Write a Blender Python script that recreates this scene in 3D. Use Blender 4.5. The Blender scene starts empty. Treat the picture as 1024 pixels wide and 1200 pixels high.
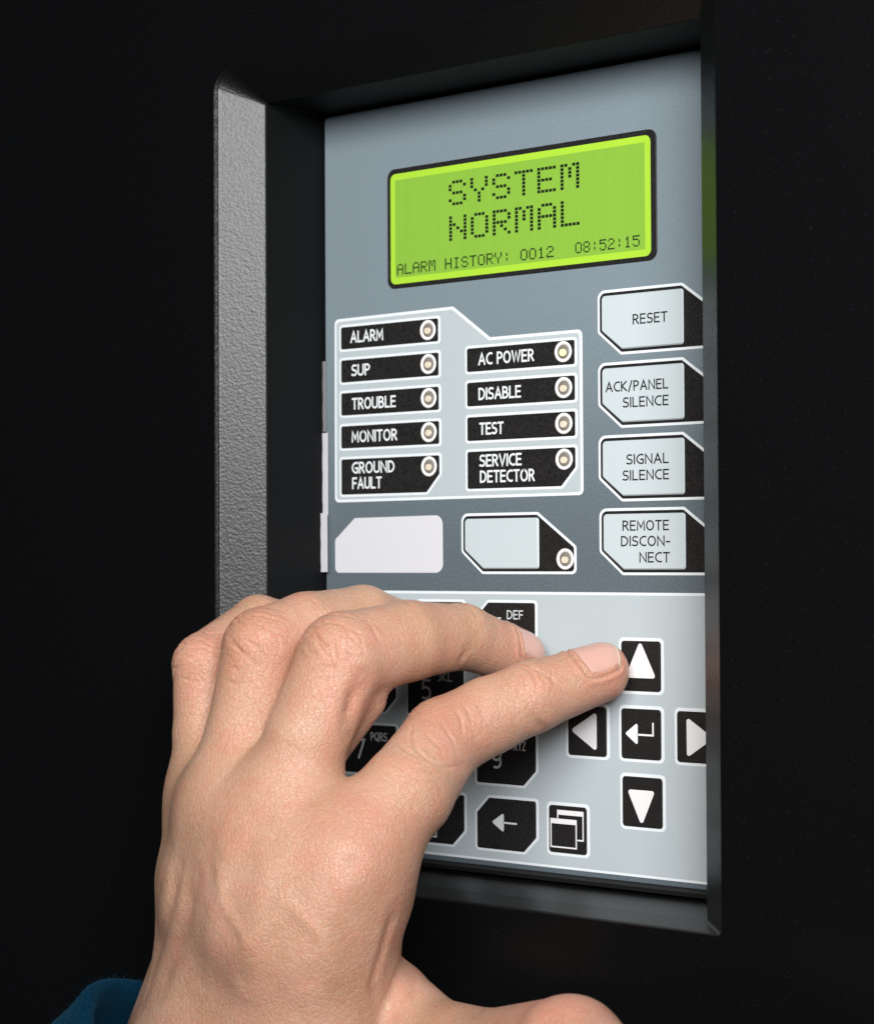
import bpy, bmesh, math, random
import numpy as np
from mathutils import Vector, Matrix

# ------------------------------------------------------------------ camera, world, lamps, exposure
scene = bpy.context.scene
MM = 0.001
CAM_LOC = (320.241, -400.0, -2.480)
YAW, PITCH, ROLL, FOCAL_PX = 0.709019, 0.0204707, -0.00505162, 2587.83

def camera_axes():
    cy, sy = math.cos(YAW), math.sin(YAW)
    fw = Vector((-sy*math.cos(PITCH), cy*math.cos(PITCH), math.sin(PITCH)))
    r0 = Vector((cy, sy, 0)); u0 = r0.cross(fw)
    r = math.cos(ROLL)*r0 + math.sin(ROLL)*u0
    u = -math.sin(ROLL)*r0 + math.cos(ROLL)*u0
    return r, u, fw

cam_data = bpy.data.cameras.new('camera')
cam = bpy.data.objects.new('camera', cam_data)
scene.collection.objects.link(cam)
_r, _u, _f = camera_axes()
M = Matrix(((_r.x, _u.x, -_f.x), (_r.y, _u.y, -_f.y), (_r.z, _u.z, -_f.z))).to_4x4()
M.translation = Vector(CAM_LOC)*MM
cam.matrix_world = M
cam_data.sensor_fit = 'VERTICAL'
cam_data.sensor_height = 36.0
cam_data.lens = 36.0*FOCAL_PX/1200.0
cam_data.clip_start = 0.02
cam_data.clip_end = 20.0
cam_data.dof.use_dof = True
cam_data.dof.focus_distance = 0.485
cam_data.dof.aperture_fstop = 30.0
scene.camera = cam

world = bpy.data.worlds.new('World')
scene.world = world
world.use_nodes = True
bg = world.node_tree.nodes['Background']
bg.inputs['Color'].default_value = (0.80, 0.88, 1.0, 1)
bg.inputs['Strength'].default_value = 0.045

def area_lamp(name, loc, target, size, size_y, power, color):
    d = bpy.data.lights.new(name, 'AREA')
    d.shape = 'RECTANGLE'; d.size = size; d.size_y = size_y; d.energy = power; d.color = color; d.spread = math.radians(105)
    o = bpy.data.objects.new(name, d); scene.collection.objects.link(o)
    o.location = loc
    o.rotation_euler = (Vector(target)-Vector(loc)).to_track_quat('-Z', 'Y').to_euler()
    return o
# the photographer's softbox above the lens, and a fill right of it, powered up to brighten the left bevel
area_lamp('key_softbox', (0.27, -0.60, 0.27), (0, -0.02, 0.05), 0.35, 0.27, 1.50, (1.0, 0.985, 0.96))
area_lamp('fill_softbox', (0.56, -0.52, 0.22), (-0.03, -0.03, 0.02), 0.26, 0.22, 2.2, (0.97, 0.98, 1.0))

scene.view_settings.view_transform = 'Standard'
scene.view_settings.look = 'None'
scene.view_settings.exposure = 0.0
scene.view_settings.gamma = 1.0

# ------------------------------------------------------------------ materials
def srgb(r, g, b):
    f = lambda c: (c/255/12.92) if c/255 <= 0.04045 else ((c/255+0.055)/1.055)**2.4
    return (f(r), f(g), f(b), 1.0)

def mat(name, color, rough=0.5, spec=0.5, speckle=None, grain=None, emit=None, metallic=0.0, coat=0.0):
    """speckle=(scale, amount, colour): fine printed grain; grain=(scale, strength, distance): relief"""
    m = bpy.data.materials.new(name); m.use_nodes = True
    nt = m.node_tree; N = nt.nodes; L = nt.links
    b = N['Principled BSDF']
    b.inputs['Base Color'].default_value = color
    b.inputs['Roughness'].default_value = rough
    b.inputs['Specular IOR Level'].default_value = spec
    b.inputs['Metallic'].default_value = metallic
    b.inputs['Coat Weight'].default_value = coat
    tc = N.new('ShaderNodeTexCoord')
    if speckle:
        sc, amt, col2 = speckle
        n = N.new('ShaderNodeTexNoise'); n.inputs['Scale'].default_value = sc
        n.inputs['Detail'].default_value = 3.0; n.inputs['Roughness'].default_value = 0.75
        L.new(tc.outputs['Object'], n.inputs['Vector'])
        cr = N.new('ShaderNodeMapRange'); cr.inputs['From Min'].default_value = 0.36; cr.inputs['From Max'].default_value = 0.68
        cr.inputs['To Max'].default_value = amt
        L.new(n.outputs['Fac'], cr.inputs['Value'])
        mx = N.new('ShaderNodeMixRGB'); mx.inputs['Color1'].default_value = color; mx.inputs['Color2'].default_value = col2
        L.new(cr.outputs['Result'], mx.inputs['Fac']); L.new(mx.outputs['Color'], b.inputs['Base Color'])
    if grain:
        sc, st, dist = grain
        n = N.new('ShaderNodeTexNoise'); n.inputs['Scale'].default_value = sc
        n.inputs['Detail'].default_value = 4.0; n.inputs['Roughness'].default_value = 0.6
        L.new(tc.outputs['Object'], n.inputs['Vector'])
        bp = N.new('ShaderNodeBump'); bp.inputs['Strength'].default_value = st; bp.inputs['Distance'].default_value = dist
        L.new(n.outputs['Fac'], bp.inputs['Height']); L.new(bp.outputs['Normal'], b.inputs['Normal'])
    if emit:
        b.inputs['Emission Color'].default_value = emit[0]; b.inputs['Emission Strength'].default_value = emit[1]
    return m

WHITE = (0.95, 0.97, 1, 1)
M_OVERLAY = mat('slate_overlay', (0.135, 0.172, 0.196, 1), 0.42, 0.4, (2600, 0.16, (0.55, 0.62, 0.66, 1)), (2600, 0.25, 0.00005))
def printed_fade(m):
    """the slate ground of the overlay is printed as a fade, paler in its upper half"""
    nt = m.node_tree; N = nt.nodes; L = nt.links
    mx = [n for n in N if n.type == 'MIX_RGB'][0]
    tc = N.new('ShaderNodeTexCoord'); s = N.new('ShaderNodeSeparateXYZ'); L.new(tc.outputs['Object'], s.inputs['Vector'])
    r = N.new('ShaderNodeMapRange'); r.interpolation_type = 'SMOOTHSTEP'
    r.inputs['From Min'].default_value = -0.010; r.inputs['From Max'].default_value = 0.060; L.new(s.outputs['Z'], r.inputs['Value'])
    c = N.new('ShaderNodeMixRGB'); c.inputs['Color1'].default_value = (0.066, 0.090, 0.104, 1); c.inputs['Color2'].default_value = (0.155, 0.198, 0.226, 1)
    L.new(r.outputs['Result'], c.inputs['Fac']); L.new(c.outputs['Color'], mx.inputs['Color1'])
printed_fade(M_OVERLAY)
M_PRINT_WHITE = mat('white_print', (0.72, 0.76, 0.78, 1), 0.45, 0.35)
M_PALE = mat('pale_grey_print', (0.415, 0.468, 0.486, 1), 0.42, 0.4, (2600, 0.10, (0.7, 0.76, 0.78, 1)), (2600, 0.2, 0.00004))
M_KEYCAP = mat('key_cap_grey', (0.49, 0.55, 0.565, 1), 0.4, 0.4, (2600, 0.08, (0.72, 0.78, 0.8, 1)), (2600, 0.2, 0.00004))
M_BLACK_PRINT = mat('black_print', (0.006, 0.0058, 0.006, 1), 0.42, 0.25, (2600, 0.07, (0.32, 0.30, 0.28, 1)), (2100, 0.35, 0.00006))
M_LETTER_WHITE = mat('white_lettering', (0.74, 0.77, 0.78, 1), 0.45, 0.3)
M_LETTER_GREY = mat('grey_lettering', (0.62, 0.64, 0.64, 1), 0.45, 0.3)
M_LETTER_BLACK = mat('black_lettering', (0.012, 0.013, 0.014, 1), 0.45, 0.3)
M_SYMBOL = mat('white_symbol', (0.76, 0.75, 0.75, 1), 0.4, 0.35)
M_CARD = mat('white_card', (0.62, 0.615, 0.645, 1), 0.5, 0.3)
M_CARD_GREY = mat('grey_card', (0.26, 0.26, 0.27, 1), 0.5, 0.3)
M_LCD_BORDER = mat('lit_border', srgb(140, 180, 50), 0.3, 0.3, emit=(srgb(168, 205, 55), 0.34))
M_DOT = mat('lcd_dot', (0.006, 0.012, 0.006, 1), 0.4, 0.3)
M_DOT_FINE = mat('lcd_fine_dot', (0.006, 0.013, 0.005, 1), 0.4, 0.3)
M_LAMP_RING = mat('lamp_ring', (0.80, 0.79, 0.77, 1), 0.35, 0.4)
M_LAMP_HOLE = mat('lamp_hole', (0.20, 0.18, 0.15, 1), 0.12, 0.5)
M_LAMP_CHIP = mat('lamp_chip', (0.68, 0.60, 0.47, 1), 0.2, 0.5)
M_LAMP_LIT = mat('lit_lamp_chip', (0.66, 0.72, 0.38, 1), 0.35, 0.5, emit=((0.75, 0.95, 0.3, 1), 0.5))
M_SLOT = mat('dark_gap', (0.004, 0.004, 0.004, 1), 0.7, 0.2)

def lcd_material():
    m = mat('lit_lcd', srgb(108, 148, 52), 0.25, 0.3, emit=(srgb(132, 172, 58), 0.42))
    nt = m.node_tree; N = nt.nodes; L = nt.links; b = N['Principled BSDF']
    tc = N.new('ShaderNodeTexCoord'); mp = N.new('ShaderNodeMapping'); mp.inputs['Scale'].default_value = (900, 1, 18)
    n = N.new('ShaderNodeTexNoise'); n.inputs['Scale'].default_value = 1.0; n.inputs['Detail'].default_value = 3
    L.new(tc.outputs['Object'], mp.inputs['Vector']); L.new(mp.outputs['Vector'], n.inputs['Vector'])
    r = N.new('ShaderNodeMapRange'); r.inputs['From Min'].default_value = 0.3; r.inputs['From Max'].default_value = 0.75
    r.inputs['To Min'].default_value = 0.39; r.inputs['To Max'].default_value = 0.47
    L.new(n.outputs['Fac'], r.inputs['Value']); L.new(r.outputs['Result'], b.inputs['Emission Strength'])
    return m
M_LCD = lcd_material()

def plastic_material(name, rough, relief, spec=0.5, base=0.002):
    """moulded black plastic: leathery relief, a little pale dust"""
    m = mat(name, (base, base*1.05, base*1.15, 1), rough, spec)
    nt = m.node_tree; N = nt.nodes; L = nt.links; b = N['Principled BSDF']
    tc = N.new('ShaderNodeTexCoord')
    v = N.new('ShaderNodeTexVoronoi'); v.feature = 'SMOOTH_F1'; v.inputs['Scale'].default_value = 1600; v.inputs['Smoothness'].default_value = 0.6
    n = N.new('ShaderNodeTexNoise'); n.inputs['Scale'].default_value = 950; n.inputs['Detail'].default_value = 5; n.inputs['Roughness'].default_value = 0.65
    L.new(tc.outputs['Object'], n.inputs['Vector'])
    wv = N.new('ShaderNodeVectorMath'); wv.operation = 'MULTIPLY_ADD'
    wv.inputs[1].default_value = (0.0010, 0.0010, 0.0010)
    L.new(n.outputs['Color'], wv.inputs[0]); L.new(tc.outputs['Object'], wv.inputs[2])
    L.new(wv.outputs['Vector'], v.inputs['Vector'])
    add = N.new('ShaderNodeMath'); add.operation = 'ADD'
    L.new(v.outputs['Distance'], add.inputs[0]); L.new(n.outputs['Fac'], add.inputs[1])
    bp = N.new('ShaderNodeBump'); bp.inputs['Strength'].default_value = relief; bp.inputs['Distance'].default_value = 0.00022
    L.new(add.outputs['Value'], bp.inputs['Height']); L.new(bp.outputs['Normal'], b.inputs['Normal'])
    # dust specks
    d = N.new('ShaderNodeTexVoronoi'); d.inputs['Scale'].default_value = 1100; d.inputs['Randomness'].default_value = 1
    L.new(tc.outputs['Object'], d.inputs['Vector'])
    g = N.new('ShaderNodeMapRange'); g.inputs['From Min'].default_value = 0.06; g.inputs['From Max'].default_value = 0.16
    g.inputs['To Min'].default_value = 0.30; g.inputs['To Max'].default_value = 0.0
    L.new(d.outputs['Distance'], g.inputs['Value'])
    sp = N.new('ShaderNodeSeparateColor'); L.new(d.outputs['Color'], sp.inputs['Color'])
    th = N.new('ShaderNodeMath'); th.operation = 'GREATER_THAN'; th.inputs[1].default_value = 0.78
    L.new(sp.outputs['Red'], th.inputs[0])
    ml = N.new('ShaderNodeMath'); ml.operation = 'MULTIPLY'
    L.new(g.outputs['Result'], ml.inputs[0]); L.new(th.outputs['Value'], ml.inputs[1])
    mx = N.new('ShaderNodeMixRGB'); mx.inputs['Color1'].default_value = (base, base*1.05, base*1.15, 1); mx.inputs['Color2'].default_value = (0.055, 0.057, 0.06, 1)
    L.new(ml.outputs['Value'], mx.inputs['Fac']); L.new(mx.outputs['Color'], b.inputs['Base Color'])
    return m
M_PLASTIC = plastic_material('black_plastic', 0.38, 0.25)
M_WALL = mat('matt_black_plastic', (0.004, 0.0044, 0.0048, 1), 0.6, 0.12, None, (700, 0.3, 0.0002))
M_COVER = plastic_material('smooth_black_plastic', 0.26, 0.03, 0.13, 0.0030)

# ------------------------------------------------------------------ mesh helpers (all lengths in millimetres)
def link_mesh(name, verts, faces, m, parent=None, smooth=False):
    me = bpy.data.meshes.new(name)
    me.from_pydata([tuple(c*MM for c in v) for v in verts], [], faces)
    me.update()
    if m: me.materials.append(m)
    if smooth:
        for p in me.polygons: p.use_smooth = True
    o = bpy.data.objects.new(name, me); scene.collection.objects.link(o)
    if parent: o.parent = parent
    return o

def thing(name, label, cat, loc=(0, 0, 0), group=None):
    o = bpy.data.objects.new(name, None); scene.collection.objects.link(o)
    o.empty_display_size = 0.01
    o.location = [c*MM for c in loc]
    o['label'] = label; o['category'] = cat
    if group: o['group'] = group
    return o

def area2(p):
    return sum(p[i][0]*p[(i+1) % len(p)][1]-p[(i+1) % len(p)][0]*p[i][1] for i in range(len(p)))

def rounded(pts, rad, seg=6):
    """round the corners of a polygon; rad is one radius or one per corner"""
    n = len(pts); out = []
    if not hasattr(rad, '__len__'): rad = [rad]*n
    for i in range(n):
        p = Vector(pts[i]); a = Vector(pts[i-1])-p; b = Vector(pts[(i+1) % n])-p
        r = rad[i]
        if r <= 0: out.append(tuple(p)); continue
        la, lb = a.length, b.length; a.normalize(); b.normalize()
        half = math.acos(max(-1, min(1, a.dot(b))))/2
        d = min(r/math.tan(half), la*0.49, lb*0.49); r2 = d*math.tan(half)
        c = p+(a+b).normalized()*(r2/math.sin(half))
        s = p+a*d-c; e = p+b*d-c
        a0 = math.atan2(s.y, s.x); da = math.atan2(e.y, e.x)-a0
        while da > math.pi: da -= 2*math.pi
        while da < -math.pi: da += 2*math.pi
        for k in range(seg+1):
            t = a0+da*k/seg
            out.append((c.x+r2*math.cos(t), c.y+r2*math.sin(t)))
    return out

def inset(p, d):
    n = len(p); sgn = 1 if area2(p) > 0 else -1; out = []
    for i in range(n):
        a = Vector(p[i])-Vector(p[i-1]); b = Vector(p[(i+1) % n])-Vector(p[i])
        if a.length < 1e-6: a = b
        if b.length < 1e-6: b = a
        a.normalize(); b.normalize()
        na = Vector((-a.y, a.x))*sgn; nb = Vector((-b.y, b.x))*sgn
        m = na+nb
        k = d/max(0.3, (1+na.dot(nb)))
        out.append((p[i][0]+m.x*k, p[i][1]+m.y*k))
    return out

def plate_data(poly, y0, y1, bev=0.06):
    """a plate lying on the panel plane: from y0 to y1 millimetres in front of it, front edge eased"""
    if area2(poly) < 0: poly = poly[::-1]
    n = len(poly); bev = min(bev, (y1-y0)*0.9)
    inner = inset(poly, bev)
    v = [(x, -y0, z) for x, z in poly]+[(x, -(y1-bev), z) for x, z in poly]+[(x, -y1, z) for x, z in inner]
    f = []
    for i in range(n):
        j = (i+1) % n
        f += [(i, j, n+j, n+i), (n+i, n+j, 2*n+j, 2*n+i)]
    f.append(tuple(range(2*n, 3*n)))
    f.append(tuple(range(n-1, -1, -1)))
    return v, f

def plate(name, poly, y0, y1, m, parent, bev=0.06):
    v, f = plate_data(poly, y0, y1, bev)
    return link_mesh(name, v, f, m, parent)

def plates(name, polys, y0, y1, m, parent, bev=0.04):
    V, F = [], []
    for p in polys:
        v, f = plate_data(p, y0, y1, bev); k = len(V)
        V += v; F += [tuple(i+k for i in q) for q in f]
    return link_mesh(name, V, F, m, parent)

def stroke(pts, w):
    """outline of a line of constant width (mitred), open polyline"""
    L, R = [], []; n = len(pts)
    for i in range(n):
        p = Vector(pts[i])
        a = (p-Vector(pts[i-1])).normalized() if i else None
        b = (Vector(pts[i+1])-p).normalized() if i < n-1 else None
        a = a or b; b = b or a
        na = Vector((-a.y, a.x)); nb = Vector((-b.y, b.x)); k = (w/2)/max(0.3, (1+na.dot(nb)))
        o = (na+nb)*k
        L.append((p.x+o.x, p.y+o.y)); R.append((p.x-o.x, p.y-o.y))
    return L+R[::-1]

def rect(x0, z0, x1, z1): return [(x0, z0), (x1, z0), (x1, z1), (x0, z1)]

def _arc(cx, cy, rx, ry, a0, a1, n=9):
    return [(cx+rx*math.cos(math.radians(a0+(a1-a0)*i/n)), cy+ry*math.sin(math.radians(a0+(a1-a0)*i/n))) for i in range(n+1)]
def _bowl(x0, x1, y0, y1):         # from (x0,y1) round the right side back to (x0,y0)
    r = (y1-y0)/2; rx = min(r, x1-x0)*0.95
    return [(x0, y1)]+_arc(x1-rx, (y0+y1)/2, rx, r, 90, -90, 10)+[(x0, y0)]
# a plain narrow sans serif: advance box width and centre lines of the strokes, cap height 1
GLYPH = {
 'A': (.58, [[(0, 0), (.29, 1), (.58, 0)], [(.10, .33), (.48, .33)]]),
 'B': (.46, [[(0, 0), (0, 1)], _bowl(0, .40, .53, 1), _bowl(0, .46, 0, .53)]),
 'C': (.50, [[(.50, .96)]+_arc(.40, .5, .40, .5, 82, 278, 16)+[(.50, .04)]]),
 'D': (.54, [[(0, 0), (0, 1)], [(0, 1)]+_arc(.16, .5, .38, .5, 90, -90, 14)+[(0, 0)]]),
 'E': (.42, [[(.42, 1), (0, 1), (0, 0), (.42, 0)], [(0, .52), (.37, .52)]]),
 'F': (.40, [[(.40, 1), (0, 1), (0, 0)], [(0, .50), (.36, .50)]]),
 'G': (.55, [[(.53, .95)]+_arc(.42, .5, .42, .5, 80, 275, 16)+[(.55, .07), (.55, .46), (.34, .46)]]),
 'H': (.52, [[(0, 0), (0, 1)], [(.52, 0), (.52, 1)], [(0, .52), (.52, .52)]]),
 'I': (.0, [[(0, 0), (0, 1)]]),
 'J': (.30, [[(.30, 1), (.30, .25)]+_arc(.08, .25, .22, .25, 0, -100, 7)]),
 'K': (.48, [[(0, 0), (0, 1)], [(.46, 1), (.04, .52), (.48, 0)]]),
 'L': (.40, [[(0, 1), (0, 0), (.40, 0)]]),
 'M': (.62, [[(0, 0), (.02, 1), (.31, .28), (.60, 1), (.62, 0)]]),
 'N': (.54, [[(0, 0), (0, 1), (.54, 0), (.54, 1)]]),
 'O': (.62, [_arc(.31, .5, .31, .5, 90, 450, 26)]),
 'P': (.43, [[(0, 0), (0, 1)], _bowl(0, .43, .45, 1)]),
 'Q': (.62, [_arc(.31, .5, .31, .5, 90, 450, 26), [(.34, .22), (.58, -.12)]]),
 'R': (.46, [[(0, 0), (0, 1)], _bowl(0, .42, .48, 1), [(.20, .48), (.46, 0)]]),
 'S': (.44, [[(.42, .95)]+_arc(.23, .745, .21, .255, 60, 230, 10)+_arc(.21, .255, .235, .255, 55, -130, 11)+[(0, .06)]]),
 'T': (.48, [[(0, 1), (.48, 1)], [(.24, 1), (.24, 0)]]),
 'U': (.52, [[(0, 1), (0, .28)]+_arc(.26, .28, .26, .28, 180, 360, 12)+[(.52, 1)]]),
 'V': (.54, [[(0, 1), (.27, 0), (.54, 1)]]),
 'W': (.78, [[(0, 1), (.19, 0), (.39, .95), (.59, 0), (.78, 1)]]),
 'X': (.50, [[(0, 0), (.50, 1)], [(0, 1), (.50, 0)]]),
 'Y': (.50, [[(0, 1), (.25, .46), (.50, 1)], [(.25, .46), (.25, 0)]]),
 'Z': (.46, [[(0, 1), (.46, 1), (0, 0), (.46, 0)]]),
 '-': (.26, [[(0, .40), (.26, .40)]]),
 '/': (.30, [[(0, -.14), (.30, 1.04)]]),
 ' ': (.16, []),
 '0': (.54, [_arc(.27, .5, .27, .5, 90, 450, 24)]),
 '1': (.22, [[(0, .80), (.22, 1), (.22, 0)]]),
 '2': (.48, [_arc(.23, .73, .23, .27, 165, -20, 10)+[(0, 0), (.48, 0)]]),
 '3': (.46, [[(.02, 1), (.44, 1), (.20, .60)]+_arc(.20, .30, .26, .30, 90, -120, 12)]),
 '4': (.54, [[(.54, .27), (0, .27), (.38, 1), (.38, 0)]]),
 '5': (.46, [[(.43, 1), (.06, 1), (.03, .56)]+_arc(.19, .31, .27, .31, 100, -125, 12)]),
 '6': (.50, [[(.40, 1), (.08, .52)]+_arc(.25, .30, .25, .30, 140, 500, 20)]),
 '7': (.48, [[(0, 1), (.48, 1), (.14, 0)]]),
 '8': (.48, [_arc(.24, .76, .21, .24, 90, 450, 18), _arc(.24, .27, .24, .27, 90, 450, 18)]),
 '9': (.50, [_arc(.25, .70, .25, .30, 0, 360, 20)+[(.50, .30)]+_arc(.25, .28, .25, .28, 0, -115, 8)]),
}
def lettering(lines, y, m, parent, thick=0.02, weight=0.12):
    """lines: (words, x_left, x_right, baseline, cap_height); the strokes become one thin mesh"""
    polys = []
    for body, x0, x1, z0, hgt in lines:
        gap = 0.22; adv = 0; place = []
        for ch in body:
            w, st = GLYPH[ch]; place.append((adv, st)); adv += w+gap
        adv -= gap
        wt = weight*hgt
        sx = (x1-x0-wt)/adv if adv > 0 else hgt; sz = hgt-wt
        for q, (a, st) in enumerate(place):
            for k, line in enumerate(st):
                pts = [(x0+wt/2+(a+px)*sx, z0+wt/2+pz*sz) for px, pz in line]
                if len(pts) == 2 or pts[0] != pts[-1]:       # square ends reach the full height
                    pts = list(pts)
                    for e, f in ((0, 1), (-1, -2)):
                        d = Vector(pts[e])-Vector(pts[f])
                        if d.length: d.normalize(); pts[e] = (pts[e][0]+d.x*wt*0.5, pts[e][1]+d.y*wt*0.5)
                polys.append((stroke(pts, wt), 0.0025*k))
    V, F = [], []
    for outline, lift in polys:
        n = len(outline)//2; k = len(V)
        Lp = outline[:n]; Rp = outline[n:][::-1]
        for (a, b) in zip(Lp, Rp):
            V += [(a[0], -(y+thick+lift), a[1]), (b[0], -(y+thick+lift), b[1]), (a[0], -y, a[1]), (b[0], -y, b[1])]
        for i in range(n-1):
            c = k+4*i
            F += [(c, c+1, c+5, c+4), (c+2, c, c+4, c+6), (c+1, c+3, c+7, c+5)]
        F += [(k, k+2, k+3, k+1), (k+4*n-4, k+4*n-3, k+4*n-1, k+4*n-2)]
    return link_mesh('lettering', V, F, m, parent)

# ------------------------------------------------------------------ the black housing round the recess
OPEN = (-60.0, 66.4, -75.6, 108.3)      # recess opening behind the chamfer: left, right, bottom, top
D_IN, D_OUT = 20.1, 28.1                 # depth of the straight walls, depth of the front face
def build_housing():
    t = thing('panel_housing', 'black textured plastic housing around the grey panel, with a sloping frame edge', 'housing', (0, 0, -78))
    off = Vector((0, 0, 78))
    l, r, b, tp = OPEN
    def ring(l, r, b, tp, rad, y, seg=8):
        pts = rounded([(l, b), (r, b), (r, tp), (l, tp)], rad, seg)
        return [(x, -y, z+78) for x, z in pts]
    # profile from the panel plane outwards; every ring has the same number of points
    prof = [ring(l, r, b, tp, 0.6, -2.0), ring(l, r, b-1.55, tp, 0.6, D_IN-0.25),
            ring(l-0.22, r+0.22, b-1.6, tp+0.22, 0.8, D_IN),
            ring(l-8.4, r+8.0, b-2.4, tp+7.4, (3.5, 0.9, 1.5, 5.0), D_OUT-0.9),
            ring(l-8.75, r+8.4, b-2.5, tp+7.8, (3.8, 1.0, 1.6, 5.3), D_OUT-0.55),
            ring(l-9.1, r+8.42, b-2.52, tp+7.82, (4.0, 1.0, 1.6, 5.6), D_OUT-0.54),
            ring(l-9.3, r+8.7, b-2.62, tp+8.1, (4.2, 1.1, 1.7, 5.8), D_OUT-0.2),
            ring(l-9.7, r+8.95, b-2.85, tp+8.4, (4.5, 1.2, 1.8, 6.2), D_OUT)]
    n = len(prof[0]); V = [p for q in prof for p in q]; F = []
    for k in range(len(prof)-1):
        for i in range(n):
            j = (i+1) % n
            F.append((k*n+i, (k+1)*n+i, (k+1)*n+j, k*n+j))
    rec = link_mesh('recess_wall', V, F, M_PLASTIC, t)
    rec.data.materials.append(M_WALL)          # the deep walls of the recess are matt
    for p in rec.data.polygons:
        if p.index < 2*n and p.center.z > (b+78+1)*MM: p.material_index = 1
    # front sheet with a hole, made as a strip out to a large rounded rectangle, then the outer sides
    B = prof[-1]
    big = rounded([(-330, -330), (340, -330), (340, 340), (-330, 340)], 8, 8)
    big = [(x, -D_OUT, z+78) for x, z in big]
    back = [(x, 40.0, z) for x, y, z in big]
    V = B+big+back; F = []
    for i in range(n):
        j = (i+1) % n
        F += [(i, n+i, n+j, j), (n+i, 2*n+i, 2*n+j, n+j)]
    F.append(tuple(range(2*n, 3*n)))
    link_mesh('front_cover', V, F, M_COVER, t)
    # dark slot at the foot of the panel
    plate('slot', [(x, z+78) for x, z in rect(-30, b+0.15, 66.0, b+1.1)], 0.2, 5.5, M_SLOT, t, 0.05)
    return t
build_housing()

# ------------------------------------------------------------------ the control panel
panel = thing('control_panel', 'grey membrane control panel with lit green display, keys and indicator lamps', 'control panel')
PL, PR, PB, PT = -59.4, 65.8, -74.7, 107.6
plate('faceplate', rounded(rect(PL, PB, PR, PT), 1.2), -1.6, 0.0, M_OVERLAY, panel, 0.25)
link_mesh('backing_tray', *plate_data(rect(PL-0.45, PB-0.4, PR+0.45, PT+0.45), -6.0, -1.5, 0.2), M_PLASTIC, panel)

# display
def build_display():
    f = plate('display', rounded(rect(-38.1, 62.8, 41.4, 91.9), 2.2), 0.0, 0.30, M_BLACK_PRINT, panel, 0.12)
    plate('border', rounded(rect(-37.0, 63.8, 39.9, 90.65), 1.5), 0.28, 0.34, M_LCD_BORDER, f, 0.02)
    plate('screen', rect(-35.5, 65.35, 38.4, 89.1), 0.33, 0.37, M_LCD, f, 0.01)
    G = {'S': '01110 10001 10000 01110 00001 10001 01110', 'Y': '10001 10001 10001 01010 00100 00100 00100',
         'T': '11111 00100 00100 00100 00100 00100 00100', 'E': '11111 10000 10000 11110 10000 10000 11111',
         'M': '11011 10101 10101 10101 10001 10001 10001', 'N': '10001 10001 11001 10101 10011 10001 10001',
         'O': '01110 10001 10001 10001 10001 10001 01110', 'R': '11110 10001 10001 11110 10100 10010 10001',
         'A': '01110 10001 10001 11111 10001 10001 10001', 'L': '10000 10000 10000 10000 10000 10000 11111',
         'H': '10001 10001 10001 11111 10001 10001 10001', 'I': '01110 00100 00100 00100 00100 00100 01110',
         ':': '00000 00100 00100 00000 00100 00100 00000', ' ': '00000 00000 00000 00000 00000 00000 00000',
         '0': '01110 10001 10001 10001 10001 10001 01110', '1': '00100 01100 00100 00100 00100 00100 01110',
         '2': '01110 10001 00001 00110 01000 10000 11111', '8': '01110 10001 10001 01110 10001 10001 01110',
         '5': '11111 10000 11110 00001 00001 10001 01110'}
    def dots(s, x0, x1, z0, z1, fill, m):
        nd = len(s)*6-1; px = (x1-x0)/nd; pz = (z1-z0)/7; polys = []
        for c, ch in enumerate(s):
            for rw, bits in enumerate(G[ch].split()):
                for k, bit in enumerate(bits):
                    if bit == '1':
                        x = x0+(c*6+k)*px; z = z1-(rw+1)*pz
                        polys.append(rect(x+px*(1-fill)/2, z+pz*(1-fill)/2, x+px*(1+fill)/2, z+pz*(1+fill)/2))
        plates('lettering', polys, 0.365, 0.39, m, f, 0.004)
    dots('SYSTEM', -18.5, 20.45, 80.95, 87.0, 0.80, M_DOT)
    dots('NORMAL', -18.4, 20.45, 72.55, 78.6, 0.80, M_DOT)
    dots('ALARM HISTORY: 0012', -34.95, 12.95, 65.98, 68.62, 0.92, M_DOT_FINE)
    dots('08:52:15', 19.05, 36.9, 66.15, 68.7, 0.92, M_DOT_FINE)
build_display()

# indicator board and its lamps
def disc(r0, y0, r1, y1, n=28):
    return [(r0*math.cos(2*math.pi*i/n), -y0, r0*math.sin(2*math.pi*i/n)) for i in range(n)]
def lathe_data(cx, cz, prof, n=28):
    V, F = [], []
    for r, y in prof:
        V += [(cx+r*math.cos(2*math.pi*i/n), -y, cz+r*math.sin(2*math.pi*i/n)) for i in range(n)]
    for k in range(len(prof)-1):
        for i in range(n):
            j = (i+1) % n
            F.append((k*n+i, k*n+j, (k+1)*n+j, (k+1)*n+i))
    if prof[-1][0] > 0: F.append(tuple((len(prof)-1)*n+i for i in range(n)))
    return V, F
def lamp(cx, cz, parent, y, lit=False):
    link_mesh('lamp_ring', *lathe_data(cx, cz, [(2.42, y-0.1), (2.42, y+0.16), (2.25, y+0.26), (1.85, y+0.24), (1.68, y+0.02)]), M_LAMP_RING, parent, True)
    link_mesh('lamp_lens', *lathe_data(cx, cz, [(1.72, y+0.02), (1.5, y+0.12), (1.1, y+0.24), (0.6, y+0.31), (0.15, y+0.33)]), M_LAMP_HOLE, parent, True)
    o = plate('lamp_chip', rounded(rect(cx-0.95, cz-0.95, cx+1.0, cz+0.6), 0.75), y+0.2, y+0.36, M_LAMP_LIT if lit else M_LAMP_CHIP, parent, 0.08)
    return o

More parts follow.
